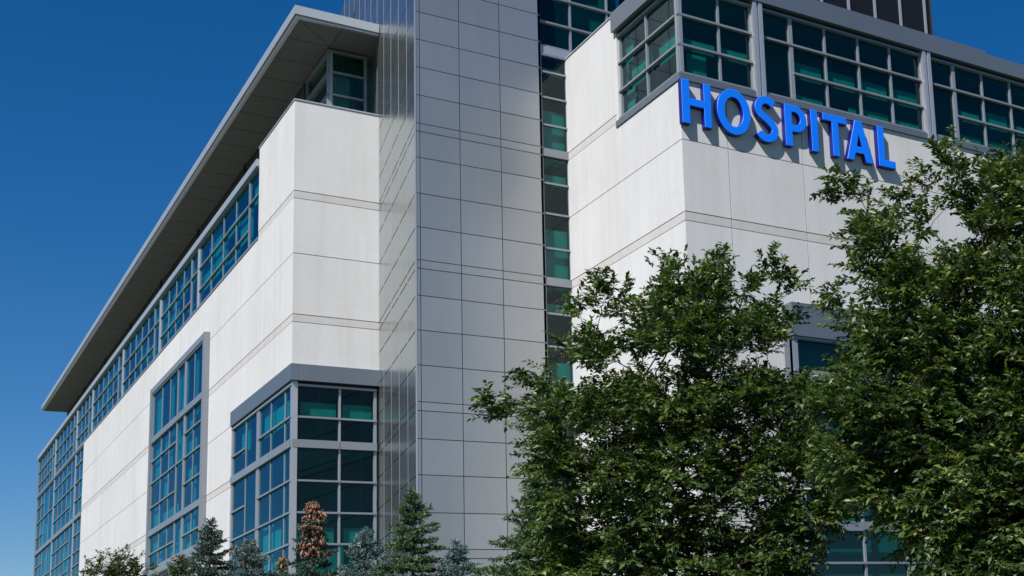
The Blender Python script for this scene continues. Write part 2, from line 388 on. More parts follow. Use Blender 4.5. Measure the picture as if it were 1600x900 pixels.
# metal tower
TZ = [-1.6, -.12, .16, 1.1, 2.2, 3.32, 4.16, 4.44, 5.56, 6.72, 7.84, 8.72, 9.0, 10.16, 11.28, 12.4, 13.28, 13.56, 14.64, 15.76, 16.96, 17.84, 18.12, 19.08, 20.04, 21.0, 21.96, 22.95, 23.9, 24.85, 25.8, 26.75, 27.7, 28.65, 29.6, 30.55, 31.5]
Ft = front(40.0)
wall('metal_cladding', Ft, [13.86, 14.0, 15.32, 16.72, 18.2], TZ, 'cladding', th=.05, end=(.12, 0))
dx, dy = 3.216, 19.35; L_ = math.hypot(dx, dy); dx /= L_; dy /= L_
Tt = Plane((13.86, 40.0), (dx, dy), (-dy, dx))
wall('metal_cladding', Tt, [.05] + [1.65 * q for q in range(1, 12)] + [19.6], TZ, 'cladding_side', th=.05, end=(.05, 0), JW=.045)
for q in range(1, 12):
    k = MB(); Tt.box(k, 1.65 * q - .024, 1.65 * q + .024, G, 31.49, -.04, .0035); k.build('cover_strip', M['strip'], B)
k = MB(); k.prism([(14.06, 40.3), (18.19, 40.3), (24, 46), (24, 59.2), (17.2, 59.2)], G, 31.4); k.build('tower_core', M['dark'], B)
k = MB(); k.box(18.12, 18.2, 40.0, 40.3, G, 31.5); k.build('tower_return', M['cladding'], B)

k = MB(); k.box(13.835, 13.875, 39.985, 40.03, G, 31.52); k.build('corner_trim', M['trim'], B)
# recessed glazed slot between tower and wing; it widens above the wing roof
Fs = front(40.15)
sr = [-.14, .95, 2.05, 3.15, 4.3, 5.45, 6.6, 7.7, 8.86, 10.0, 11.2, 12.33, 13.43, 14.6, 15.82, 16.9, 17.99, 19.0, 20.0, 20.94]
def bl_slot(i, j, h):
    return [(.02, .98, 0, (.35, 1, .6, .0)[j % 4])] if j % 4 != 3 else []
window(front(40.06), 'slot_window', [18.24, 19.2], [sr], G, 21.6, 'glass_front', {1: .1}, depth=.12, pv=.02, ph=.06, band=(-.14, 4.3, 8.86, 13.43, 17.99), blind=bl_slot, label='narrow column of windows beside the metal tower')
ed = [18.24, 19.46, 20.9, 22.3, 23.7, 25.1, 26.5]
window(Fs, 'upper_window', ed, [[22.86, 23.85, 24.9, 26.2, 27.2, 28.3, 29.4, 30.4]] * 6, 21.9, 31.4, 'glass_front', {}, band=(26.2,), blind=bl_low(.5, .2, .45))
k = MB(); Fs.box(k, 18.22, 26.5, 21.62, 21.89, -.3, .05); k.build('window_fascia', M['trim'], B)
k = MB(); k.box(19.3, 26.6, 40.3, 40.6, 20.5, 21.6); k.box(18.2, 26.6, 40.0, 50, 31.4, 31.7); k.build('roof_upstand', M['fascia'], B)
k = MB(); k.box(19.5, 26.5, 40.7, 41.6, 21.3, 21.45); k.build('floor_slab', M['interior'], B)

# right wing
Sw = side(19.17); Fw = front(32.4)
wall('stone_wall', Sw, [36.45, 40.12], joints(G, 21.55), 'stone', bands=True, end=(0, .1))
wall('stone_wall', Sw, [32.54, 36.45], joints(G, 17.66), 'stone', bands=True, end=(.02, 0))
vx = [19.17, 20.77, 23.53, 26.3, 29.05, 31.8, 34.55, 37.3, 40.05, 42.8, 45.5, 48]
zj = [z for z in joints(11.05, 17.66)]
wall('stone_wall', Fw, vx, zj, 'stone', bands=True, end=(.02, 0))
wall('stone_wall', Fw, [19.17, 20.77, 22.44], joints(G, 11.05), 'stone', bands=True, end=(.02, 0))
wall('stone_wall', Fw, [31.8, 34.55, 37.3, 40.05, 42.8, 45.5, 48], joints(G, 11.05), 'stone', bands=True)
k = MB(); Sw.box(k, 36.42, 40.12, 21.552, 21.6, -.35, .03); k.build('parapet_coping', M['lightfascia'], B)
k = MB(); k.box(19.32, 19.6, 36.3, 40.1, 18.0, 21.545); k.build('parapet_return', M['stone'], B)
k = MB(); k.box(19.37, 48, 32.6, 32.7, 20.78, 20.93); k.box(19.37, 19.45, 32.7, 36.3, 20.78, 20.93); k.build('painted_shadow_line', M['dark'], B)  # dark strip again stands in for shade below the wing fascia
k = MB(); Sw.box(k, 36.30, 36.448, 17.9, 20.9, -.3, -.002); k.build('window_jamb', M['stone'], B)
k = MB(); Sw.box(k, 32.33, 36.449, 17.664, 17.87, -.3, .04); Fw.box(k, 19.475, 48, 17.664, 17.87, -.3, .068); k.build('window_sill', M['fascia'], B)
R3w = [18.86, 19.83]
def bl_w(i, j, h): return [(.25, .75, 0, .9)] if (i, j) == (0, 0) else ([(.02, .98, 0, .38)] if j == 1 else [])
window(Sw, 'wing_window', [32.50, 34.5, 36.26], [R3w, R3w], 17.88, 20.80, 'glass_front', {0: .12, 2: .09}, blind=lambda i, j, h: [(.0 if i else .05, .8, 0, .75)] if j == 1 else ([(.7, 1, 0, 1)] if i else []), label='side window at the corner above the letters')
window(Fw, 'wing_window', [19.27, 20.69, 21.86], [R3w, R3w], 17.88, 20.80, 'glass_front', {0: .13}, blind=bl_w, label='corner window directly above the blue letters')
def bl_w2(i, j, h):
    if i == 0: return []
    if j == 1: return [(.03, .97, 0, random.uniform(.35, .6))]
    if j == 0: return [(.03, .97, 0, random.uniform(.35, .6))] if random.random() < .7 else [(.7, .97, 0, .45)]
    return []
px = [22.05, 28.98, 35.9, 42.85]
for a, c in zip(px, px[1:] + [48.2]):
    window(Fw, 'wing_window', [a + .18, a + 1.33, a + 2.7, a + 4.07, a + 5.42, c - .18 if c - a > 6 else c], [[R3w[1]], R3w, R3w, R3w, R3w], 17.88, 20.80, 'glass_front', {1: .14}, blind=bl_w2)
for p in px:
    k = MB(); Fw.box(k, p - .175, p - .04, 17.66, 20.89, -.25, .10); Fw.box(k, p + .04, p + .175, 17.66, 20.89, -.25, .10); Fw.box(k, p - .04, p + .04, 17.66, 20.89, -.25, .03)
    k.build('pilaster', M['trim'], B)
k = MB()
k.box(19.03, 19.33, 32.27, 36.40, 20.90, 21.55); k.box(19.33, 31.8, 32.27, 32.6, 20.90, 21.55); k.box(31.805, 48.2, 32.275, 32.6, 20.90, 21.46)
k.build('roof_fascia', M['fascia'], B)
k = MB(); k.box(19.33, 48.2, 32.6, 40.1, 20.92, 21.3); k.build('roof_deck', M['roofing'], B)
# bay low on the wing
Fb = front(31.9)
k = MB(); k.box(22.4, 31.6, 31.86, 32.38, 10.02, 11.05); k.build('window_fascia', M['fascia'], B)
br = [-.3, .9, 2.05, 3.2, 4.3, 5.5, 6.65, 7.75, 8.86]
window(Fb, 'bay_window', [22.52, 24.7, 26.35, 28.0, 29.7, 31.4], [br] * 5, G, 10.0, 'glass_front', {0: .2}, band=(-.3, 4.3, 8.86), blind=bl_low(.15))
single('bay_return', 'fascia', 22.42, 22.5, 31.97, 32.38, G, 10.0); single('bay_return', 'fascia', 31.48, 31.58, 31.97, 32.38, G, 10.0)
k = MB(); k.box(22.5, 31.5, 32.5, 32.72, G, 10.0); k.build('bay_backing', M['interior'], B)
# mechanical penthouse
k = MB(); k.box(26.6, 36.27, 40.0, 50, 21.2, 31.5); ph = k.build('penthouse', M['screen'], B)
for q in range(8):
    x = 35.94 - 1.38 * q
    if x > 26.6: k = MB(); k.box(x - .05, x + .05, 39.92, 40.0, 21.3, 31.5); k.build('rib', M['trim'], ph)
k = MB(); k.box(36.275, 36.33, 39.95, 50, 21.2, 31.5); k.build('corner_trim', M['dark'], ph)
k = MB(); k.box(47.9, 48.2, 32.6, 50, G, 21.4); k.build('end_wall', M['stone'], B)

# rod on the roof edge
k = MB(); k.box(14.18, 14.42, 48.0, 48.25, 25.101, 25.26); k.prism([(14.27, 48.08), (14.33, 48.08), (14.33, 48.14), (14.27, 48.14)], 25.26, 25.42)
k.hexa([(14.25,48.06,25.40),(14.33,48.06,25.40),(14.33,48.14,25.40),(14.25,48.14,25.40),(14.42,48.1,26.1),(14.44,48.1,26.1),(14.44,48.12,26.1),(14.42,48.12,26.1)])
tag(k.build('roof_aerial', M['dark']), 'small dark rod standing on the roof edge beside the metal tower', 'aerial')

# ---------------------------------------------------------------- HOSPITAL sign
SG = empty('hospital_sign', (19.1, 32.15, 17.8), 'large bright blue raised letters spelling HOSPITAL on white stone', 'sign')
def arc(cx, cy, rx, ry, a0, a1, n=16): return [(cx + rx * math.cos(R_(a0 + (a1 - a0) * i / n)), cy + ry * math.sin(R_(a0 + (a1 - a0) * i / n))) for i in range(n + 1)]
def stroke(pts, w_):
    l, r = [], []
    for i, p in enumerate(pts):
        a = pts[max(0, i - 1)]; c = pts[min(len(pts) - 1, i + 1)]; tx, ty = c[0] - a[0], c[1] - a[1]; q = math.hypot(tx, ty); nx, ny = -ty / q, tx / q
        l.append((p[0] + nx * w_ / 2, p[1] + ny * w_ / 2)); r.append((p[0] - nx * w_ / 2, p[1] - ny * w_ / 2))
    return l + r[::-1]
w_ = .24; Ht = 1.36
GL = {
 'H': (19.12, 20.10, [[(0,0),(w_,0),(w_,.58),(.76,.58),(.76,0),(.98,0),(.98,Ht),(.76,Ht),(.76,.79),(w_,.79),(w_,Ht),(0,Ht)]]),
 'O': (20.33, 21.50, [arc(.585, Ht/2, .585, .72, 0, 360, 40)[:-1], arc(.585, Ht/2, .345, .49, 0, 360, 40)[:-1]]),
 'S': (21.70, 22.50, [stroke(arc(.42, 1.03, .31, .30, 38, 235, 14)[:-1] + [(.27, .79), (.42, .70), (.53, .62)] + arc(.39, .36, .31, .29, 45, -150, 14)[1:], .225)]),
 'P': (22.80, 23.60, [[(0,0),(w_,0),(w_,.5)] + arc(.40, .93, .40, .43, -90, 90, 16) + [(0,Ht)], [(w_,.70)] + arc(.38, .93, .21, .23, -90, 90, 12) + [(w_,1.16)]]),
 'I': (23.80, 24.03, [[(0,0),(.23,0),(.23,Ht),(0,Ht)]]),
 'T': (24.28, 25.20, [[(.345,0),(.575,0),(.575,1.15),(.92,1.15),(.92,Ht),(0,Ht),(0,1.15),(.345,1.15)]]),
 'A': (25.18, 26.20, [[(0,0),(.24,0),(.325,.27),(.695,.27),(.78,0),(1.02,0),(.64,Ht),(.38,Ht)], [(.385,.47),(.635,.47),(.51,1.0)]]),
 'L': (26.48, 27.15, [[(0,0),(.67,0),(.67,.22),(.24,.22),(.24,Ht),(0,Ht)]]),
}
for ch, key in (('letter_h','H'),('letter_o','O'),('letter_s','S'),('letter_p','P'),('letter_i','I'),('letter_t','T'),('letter_a','A'),('letter_l','L')):
    x0, x1, loops = GL[key]
    cu = bpy.data.curves.new('letter', 'CURVE'); cu.dimensions = '2D'; cu.fill_mode = 'BOTH'; cu.extrude = .085; cu.bevel_depth = .018; cu.bevel_resolution = 2; cu.offset = 0
    for lp in loops:
        s_ = cu.splines.new('POLY'); s_.points.add(len(lp) - 1); s_.use_cyclic_u = True
        for i, (x, y) in enumerate(lp): s_.points[i].co = (x, y, 0, 1)
    tmp = bpy.data.objects.new('tmp', cu); COL.objects.link(tmp)
    bpy.context.view_layer.update()
    me = bpy.data.meshes.new_from_object(tmp.evaluated_get(bpy.context.evaluated_depsgraph_get()))
    bpy.data.objects.remove(tmp)
    me.transform(Matrix.Translation((x0, 32.294, 16.24 + UP)) @ Matrix.Rotation(R_(90), 4, 'X')); me.name = 'letter'
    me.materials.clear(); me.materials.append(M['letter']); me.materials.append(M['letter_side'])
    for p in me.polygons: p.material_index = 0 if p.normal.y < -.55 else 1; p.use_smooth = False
    o = link('letter', me, SG); o['label'] = 'blue letter ' + key + ' of the HOSPITAL sign'

# ---------------------------------------------------------------- vegetation
def npmesh(name, V, Fc_, mat, parent, tint=None, smooth=False):
    V = np.asarray(V, np.float32); Fc_ = np.asarray(Fc_, np.int32); k = Fc_.shape[1]
    me = bpy.data.meshes.new(name); me.vertices.add(len(V)); me.vertices.foreach_set('co', V.ravel())
    me.loops.add(Fc_.size); me.loops.foreach_set('vertex_index', Fc_.ravel()); me.polygons.add(len(Fc_))
    me.polygons.foreach_set('loop_start', np.arange(0, Fc_.size, k, dtype=np.int32)); me.update(calc_edges=True)
    if tint is not None:
        a = me.attributes.new('tint', 'FLOAT', 'FACE'); a.data.foreach_set('value', np.asarray(tint, np.float32))
    if smooth: me.polygons.foreach_set('use_smooth', [True] * len(Fc_))
    me.materials.append(mat); return link(name, me, parent)
def unit(a): return a / np.maximum(np.linalg.norm(a, axis=-1, keepdims=True), 1e-9)
def tubes(P, Q, ra, rb, k=5):
    d = unit(Q - P); h = np.where(np.abs(d[:, 2:3]) > .9, np.array([[1., 0, 0]]), np.array([[0, 0, 1.]])); u = unit(np.cross(d, h)); v = np.cross(d, u)
    a = np.arange(k) * 2 * np.pi / k; n = len(P)
    ring = u[:, None] * np.cos(a)[None, :, None] + v[:, None] * np.sin(a)[None, :, None]
    A = P[:, None] + ring * ra[:, None, None]; Bq = Q[:, None] + ring * rb[:, None, None]
    V = np.concatenate([A, Bq], 1).reshape(-1, 3); base = np.arange(n)[:, None] * 2 * k; i = np.arange(k); j = (i + 1) % k
    Fq = np.stack([base + i, base + j, base + k + j, base + k + i], -1).reshape(-1, 4)
    return V, Fq
def leaves(base, d, nrm, ln, wd):
    """folded pointed leaves: base, two shoulders, tip -> 2 tris"""
    d = unit(d); s = unit(np.cross(d, nrm)); n_ = np.cross(s, d); L = ln[:, None]; W = wd[:, None]
    mid = base + d * L * .42
    p = np.stack([base, mid + s * W * .5 + n_ * W * .18, base + d * L - n_ * L * .12, mid - s * W * .5 + n_ * W * .18], 1).reshape(-1, 3)
    i = np.arange(len(base))[:, None] * 4
    return p, np.concatenate([i + np.array([[0, 1, 2]]), i + np.array([[0, 2, 3]])], 0)
def broadleaf(name, label, base, lobes, mat, dens, leaf=.08, r0=.11, fork=1.9, group=None, seed=1, ntw=4, nlf=10, cat='tree', twl=.34, voids=0):
    g = np.random.default_rng(seed); base = np.array(base, float)
    pts = []
    for (x, y, z, r) in lobes:
        n_ = max(5, int(dens * r ** 2.2)); q = unit(g.normal(size=(n_, 3))) * (r * g.uniform(.12, 1, (n_, 1)) ** .55); q += np.array([x, y, z]); pts.append(q)
    pts = np.concatenate(pts); pts = pts[pts[:, 2] > fork * .75]
    if voids:
        lo, hi = pts.min(0), pts.max(0); keep = np.ones(len(pts), bool)
        for q in range(voids):
            c = pts[int(g.integers(len(pts)))] + g.normal(size=3) * .2; rr = g.uniform(.22, .5); dd_ = (pts - c) / np.array([1, 1, .7])
            keep &= ~((np.linalg.norm(dd_, axis=1) < rr) & (pts[:, 2] > fork + 1))
        pts = pts[keep]
    f0 = base + np.array([g.uniform(-.05, .05), g.uniform(-.05, .05), fork])
    top = pts.mean(0); ax = np.array([f0 * (1 - t) + np.array([top[0], top[1], pts[:, 2].max() - .5]) * t for t in (0, .12, .25, .4)])
    stem = [base, base * .5 + f0 * .5 + np.array([.03, -.02, 0]), f0] + [a + g.normal(size=3) * .06 for a in ax[1:]]
    nodes = np.array(stem + [[0, 0, 0]] * len(pts), float); par = np.full(len(nodes), -1); pl_ = np.zeros(len(nodes)); ns = len(stem)
    for i in range(1, ns): par[i] = i - 1; pl_[i] = pl_[i - 1] + np.linalg.norm(nodes[i] - nodes[i - 1])
    order = np.argsort(np.linalg.norm(pts - f0, axis=1)); pts = pts[order]
    for i, p in enumerate(pts):
        m_ = ns + i; dv = np.linalg.norm(nodes[2:m_] - p, axis=1); j = 2 + int(np.argmin(dv + .32 * pl_[2:m_] + .5 * np.maximum(0, nodes[2:m_, 2] - p[2])))
        nodes[m_] = p; par[m_] = j; pl_[m_] = pl_[j] + dv[j - 2]
    cnt = np.ones(len(nodes))
    for i in range(len(nodes) - 1, ns - 1, -1): cnt[par[i]] += cnt[i]
    for i in range(ns - 1, 0, -1): cnt[par[i]] += cnt[i] if i < ns else 0
    rad = r0 * (cnt / cnt[1]) ** .5; rad = np.maximum(rad, .0045)
    idx = np.arange(1, len(nodes)); Pp = nodes[par[idx]]; Q = nodes[idx]; ra = np.minimum(rad[par[idx]], rad[idx] * 1.7); ra[:2] = rad[par[idx[:2]]]
    mid = (Pp + Q) / 2 + g.normal(size=Q.shape) * (.07 * np.linalg.norm(Q - Pp, axis=1))[:, None]; rm = (ra + rad[idx]) / 2
    tp = np.concatenate([Pp, mid]); tq = np.concatenate([mid, Q]); a_ = np.concatenate([ra, rm]); b_ = np.concatenate([rm, rad[idx]])
    # leafy twigs
    cl = nodes[ns:]; cd = unit(cl - nodes[par[ns:]]); k = ntw
    o = np.repeat(cl, k, 0) + g.normal(size=(len(cl) * k, 3)) * .06; out = unit(o - top)
    td = unit(np.repeat(cd, k, 0) * .7 + out * .55 + g.normal(size=o.shape) * np.array([.6, .6, .36]) + np.array([0, 0, .12]))
    tl = twl * g.uniform(.55, 1.35, len(o)); sag = np.array([0, 0, -1.]) * (.22 * tl)[:, None]
    tp = np.concatenate([tp, o]); tq = np.concatenate([tq, o + td * tl[:, None] + sag]); a_ = np.concatenate([a_, np.full(len(o), .004)]); b_ = np.concatenate([b_, np.full(len(o), .0015)])
    V, Fq = tubes(tp, tq, a_, b_, 4 if len(cl) > 300 else 4)
    root = empty(name, tuple(base), label, cat, group)
    npmesh('trunk', V, Fq, M['bark'], root, smooth=True)
    t = (np.arange(nlf) + .6) / nlf; sgn = np.where(np.arange(nlf) % 2 == 0, 1., -1.)
    tt = t[None, :, None]; bb = o[:, None] + td[:, None] * tl[:, None, None] * tt + sag[:, None] * tt ** 2
    sidev = unit(np.cross(td, np.array([0, 0, 1.]) + g.normal(size=td.shape) * .35))
    ld = td[:, None] * .75 + sidev[:, None] * sgn[None, :, None] * .9 + g.normal(size=bb.shape) * .28 + np.array([0, 0, -.25])
    nr = np.array([0, 0, 1.]) + g.normal(size=bb.shape) * .5
    bb = bb.reshape(-1, 3); ld = ld.reshape(-1, 3); nr = nr.reshape(-1, 3)
    ln = leaf * g.uniform(.65, 1.25, len(bb)); wd = ln * g.uniform(.42, .56, len(bb))
    V, Ft_ = leaves(bb, ld, nr, ln, wd)
    ct = np.repeat(g.normal(.46, .22, len(o)), nlf); tn = np.clip(ct + g.normal(0, .14, len(bb)), 0, 1)
    npmesh('crown', V, Ft_, mat, root, tint=np.concatenate([tn, tn])); print(name, len(cl), 'clusters', len(bb), 'leaves')
    return root
LEAF_A = leafmat('zelkova_leaf', (.024, .052, .014), (.062, .108, .026), (.17, .20, .055))
LEAF_C = leafmat('small_tree_leaf', (.03, .05, .014), (.06, .085, .022), (.12, .13, .04))
LEAF_G = leafmat('spruce_needle_green', (.022, .055, .022), (.060, .11, .040), (.14, .19, .07), .08, .55)
LEAF_B = leafmat('spruce_needle_blue', (.035, .07, .07), (.10, .165, .16), (.22, .30, .30), .05, .55)
LEAF_D = leafmat('spruce_needle_dark', (.016, .038, .026), (.040, .078, .058), (.09, .14, .11), .05, .55)
LOBES_A = [(10.56, 18.16, 7.84, 0.35), (10.98, 18.88, 8.09, 0.37), (11.51, 19.79, 8.4, 0.38), (10.83, 18.91, 8.43, 0.16), (10.98, 17.86, 7.81, 0.37), (11.5, 18.71, 8.11, 0.39), (12.06, 19.62, 8.42, 0.41), (11.76, 18.79, 8.58, 0.14), (12.16, 18.53, 8.16, 0.22), (12.31, 18.05, 8.33, 0.16), (12.62, 18.04, 8.09, 0.13), (10.04, 19.39, 7.86, 0.34), (9.81, 19.49, 8.13, 0.14), (9.5, 19.6, 7.68, 0.18), (10.15, 18.11, 7.11, 0.55), (10.86, 19.37, 7.5, 0.58), (11.37, 20.28, 7.78, 0.61), (10.96, 17.89, 6.99, 0.55), (11.56, 18.88, 7.28, 0.58), (12.02, 19.63, 7.51, 0.6), (11.65, 17.54, 7.08, 0.41), (12.2, 18.37, 7.34, 0.43), (12.7, 19.12, 7.57, 0.45), (12.65, 18.24, 7.58, 0.22), (9.64, 20.04, 7.31, 0.24), (9.42, 18.79, 6.84, 0.35), (9.88, 19.7, 7.09, 0.37), (10.27, 20.49, 7.31, 0.38), (9.05, 20.05, 6.5, 0.24), (8.77, 20.03, 6.74, 0.13), (8.53, 20.27, 6.18, 0.18), (8.3, 20.24, 6.11, 0.13), (8.83, 19.35, 5.87, 0.42), (9.19, 20.13, 6.04, 0.43), (9.49, 20.78, 6.19, 0.45), (9.35, 18.82, 5.9, 0.41), (9.86, 19.85, 6.14, 0.43), (10.21, 20.56, 6.3, 0.45), (9.94, 18.44, 5.77, 0.65), (10.52, 19.52, 6.01, 0.69), (11.0, 20.41, 6.21, 0.72), (10.65, 17.86, 5.81, 0.67), (11.29, 18.94, 6.06, 0.71), (11.85, 19.89, 6.28, 0.74), (11.45, 17.44, 5.88, 0.55), (12.03, 18.32, 6.1, 0.58), (12.7, 19.33, 6.35, 0.61), (12.13, 17.35, 5.96, 0.35), (12.53, 17.91, 6.11, 0.37), (13.05, 18.65, 6.29, 0.38), (8.82, 19.12, 5.16, 0.45), (9.22, 19.99, 5.33, 0.47), (9.58, 20.78, 5.47, 0.49), (9.49, 18.5, 4.79, 0.61), (10.15, 19.8, 5.01, 0.65), (10.52, 20.51, 5.14, 0.67), (10.34, 18.03, 4.7, 0.74), (10.87, 18.95, 4.86, 0.78), (11.56, 20.15, 5.07, 0.83), (11.22, 17.54, 4.76, 0.69), (11.81, 18.48, 4.93, 0.72), (12.49, 19.54, 5.12, 0.76), (12.06, 17.33, 5.07, 0.47), (12.58, 18.07, 5.22, 0.49), (13.1, 18.83, 5.37, 0.51), (12.8, 17.64, 5.26, 0.3), (12.54, 17.2, 4.24, 0.4), (12.92, 17.72, 4.32, 0.41), (13.36, 18.33, 4.41, 0.42), (11.92, 17.4, 3.95, 0.55), (12.37, 18.07, 4.04, 0.57), (12.93, 18.89, 4.15, 0.6), (8.98, 18.84, 3.98, 0.55), (9.46, 19.84, 4.11, 0.58), (9.85, 20.67, 4.21, 0.6), (9.84, 18.42, 3.64, 0.69), (10.46, 19.58, 3.77, 0.73), (11.0, 20.58, 3.88, 0.77), (10.7, 17.96, 3.4, 0.75), (11.38, 19.1, 3.51, 0.8), (11.78, 19.77, 3.58, 0.82), (11.44, 17.46, 3.35, 0.65), (12.17, 18.58, 3.46, 0.69), (12.68, 19.36, 3.54, 0.72), (8.97, 18.87, 3.1, 0.69), (9.53, 20.05, 3.2, 0.73), (9.92, 20.88, 3.26, 0.76), (9.91, 18.43, 2.56, 0.69), (10.37, 19.28, 2.61, 0.72), (10.94, 20.33, 2.66, 0.76), (10.79, 17.81, 2.4, 0.69), (11.31, 18.66, 2.44, 0.72), (11.98, 19.77, 2.49, 0.76), (11.8, 17.53, 2.65, 0.6), (12.24, 18.19, 2.69, 0.62), (12.76, 18.96, 2.74, 0.64)]
LOBES_B = [(10.58, 13.86, 8.08, 0.11), (10.86, 13.66, 7.98, 0.14), (11.39, 13.63, 7.95, 0.21), (11.55, 13.17, 8.06, 0.19), (11.78, 12.9, 8.4, 0.18), (11.81, 12.69, 8.01, 0.21), (12.49, 12.81, 8.38, 0.16), (11.78, 11.82, 7.62, 0.29), (12.34, 12.39, 7.91, 0.31), (12.97, 13.02, 8.23, 0.32), (12.0, 11.46, 7.62, 0.31), (12.64, 12.07, 7.94, 0.33), (13.41, 12.81, 8.33, 0.35), (11.84, 12.68, 7.78, 0.27), (10.71, 13.72, 7.57, 0.16), (10.64, 13.11, 7.15, 0.28), (11.04, 13.61, 7.36, 0.29), (11.6, 14.3, 7.65, 0.31), (11.42, 13.08, 7.48, 0.22), (11.61, 12.0, 7.17, 0.31), (12.32, 12.72, 7.51, 0.33), (12.86, 13.28, 7.77, 0.34), (12.02, 11.76, 7.25, 0.31), (12.57, 12.3, 7.51, 0.33), (13.18, 12.89, 7.79, 0.34), (10.87, 13.79, 6.89, 0.19), (10.68, 12.57, 6.35, 0.43), (11.37, 13.39, 6.66, 0.46), (11.98, 14.11, 6.94, 0.49), (11.33, 12.2, 6.42, 0.44), (12.08, 13.01, 6.74, 0.47), (12.7, 13.68, 7.0, 0.49), (11.63, 11.48, 6.18, 0.51), (12.44, 12.29, 6.5, 0.54), (13.26, 13.09, 6.82, 0.58), (10.54, 13.96, 6.49, 0.13), (10.68, 13.83, 6.16, 0.19), (10.63, 12.98, 5.69, 0.44), (11.06, 13.51, 5.86, 0.46), (11.66, 14.24, 6.09, 0.48), (11.1, 12.41, 5.52, 0.55), (11.75, 13.14, 5.75, 0.58), (12.56, 14.04, 6.04, 0.62), (11.53, 11.73, 5.24, 0.59), (12.48, 12.69, 5.54, 0.64), (13.16, 13.38, 5.75, 0.67), (10.32, 13.58, 5.2, 0.28), (10.69, 14.06, 5.33, 0.3), (11.01, 14.49, 5.44, 0.3), (10.34, 14.06, 5.04, 0.19), (10.35, 12.99, 4.83, 0.52), (11.06, 13.88, 5.06, 0.55), (11.61, 14.56, 5.23, 0.58), (10.99, 12.52, 4.54, 0.63), (11.56, 13.17, 4.69, 0.66), (12.35, 14.07, 4.91, 0.71), (11.57, 11.88, 4.29, 0.67), (12.33, 12.66, 4.47, 0.72), (13.13, 13.48, 4.66, 0.76), (10.23, 13.42, 4.25, 0.39), (10.7, 14.04, 4.37, 0.41), (11.13, 14.61, 4.48, 0.43), (10.48, 12.86, 3.88, 0.44), (11.23, 13.78, 4.04, 0.47), (11.79, 14.47, 4.17, 0.49), (10.92, 12.19, 3.52, 0.62), (11.89, 13.28, 3.69, 0.67), (12.57, 14.04, 3.81, 0.71), (11.6, 11.79, 3.4, 0.67), (12.19, 12.39, 3.49, 0.71), (13.21, 13.43, 3.65, 0.76), (10.74, 12.74, 3.27, 0.31), (11.45, 13.59, 3.38, 0.33), (11.92, 14.14, 3.45, 0.34), (11.08, 12.01, 2.64, 0.62), (11.83, 12.82, 2.71, 0.66), (12.72, 13.79, 2.8, 0.71), (11.77, 11.62, 2.6, 0.67), (12.61, 12.45, 2.67, 0.72), (13.39, 13.22, 2.74, 0.76), (12.08, 11.2, 4.93, 0.78), (12.74, 11.81, 5.11, 0.82), (13.76, 12.76, 5.39, 0.89), (12.24, 10.98, 6.12, 0.7), (13.22, 11.86, 6.48, 0.75), (13.77, 12.36, 6.68, 0.79), (12.22, 11.27, 7.21, 0.47), (13.03, 12.02, 7.58, 0.5), (13.81, 12.73, 7.94, 0.53), (12.2, 11.25, 3.74, 0.78), (13.06, 12.04, 3.89, 0.84), (13.62, 12.56, 3.99, 0.88), (12.84, 10.84, 4.91, 0.71), (13.4, 11.31, 5.06, 0.75), (14.16, 11.95, 5.25, 0.79), (12.78, 10.87, 5.9, 0.55), (13.4, 11.39, 6.11, 0.58), (14.09, 11.98, 6.34, 0.61), (12.73, 10.79, 3.77, 0.63), (13.3, 11.28, 3.87, 0.66), (14.06, 11.91, 3.99, 0.69), (10.82, 12.47, 2.22, 0.54), (11.65, 13.42, 2.27, 0.59), (12.27, 14.14, 2.3, 0.62), (11.51, 11.67, 1.84, 0.62), (12.31, 12.48, 1.86, 0.66), (13.19, 13.37, 1.88, 0.71), (12.38, 11.16, 2.4, 0.63), (12.92, 11.66, 2.43, 0.66), (13.83, 12.48, 2.49, 0.7)]

broadleaf('leafy_tree', 'leafy tree before the inner corner of the wing, left one of the two big trees', (10.8, 19.2, 0), LOBES_A, LEAF_A, 100, .114, seed=3, ntw=4, nlf=11, voids=70, group='large leafy trees in front of the wing')
broadleaf('leafy_tree', 'tallest dark green leafy tree filling the right edge below the letters', (12.2, 12.7, 0), LOBES_B, LEAF_A, 160, .102, r0=.12, seed=5, ntw=4, nlf=11, voids=60, group='large leafy trees in front of the wing', twl=.3)
lb = [(7.15, 49.3, 6.35, .62), (7.6, 49.6, 6.1, .7), (6.6, 49.2, 5.9, .65), (7.3, 49.9, 5.4, 1.1), (8.1, 49.4, 5.3, .8), (6.3, 49.6, 5.0, .9), (7.3, 49.0, 4.4, 1.4), (7.2, 49.6, 3.4, 1.4)]
broadleaf('small_tree', 'small round leafy tree against the far white wall at lower left', (7.3, 49.5, 0), lb, LEAF_C, 75, .12, r0=.08, seed=8, ntw=4, nlf=8, twl=.32)

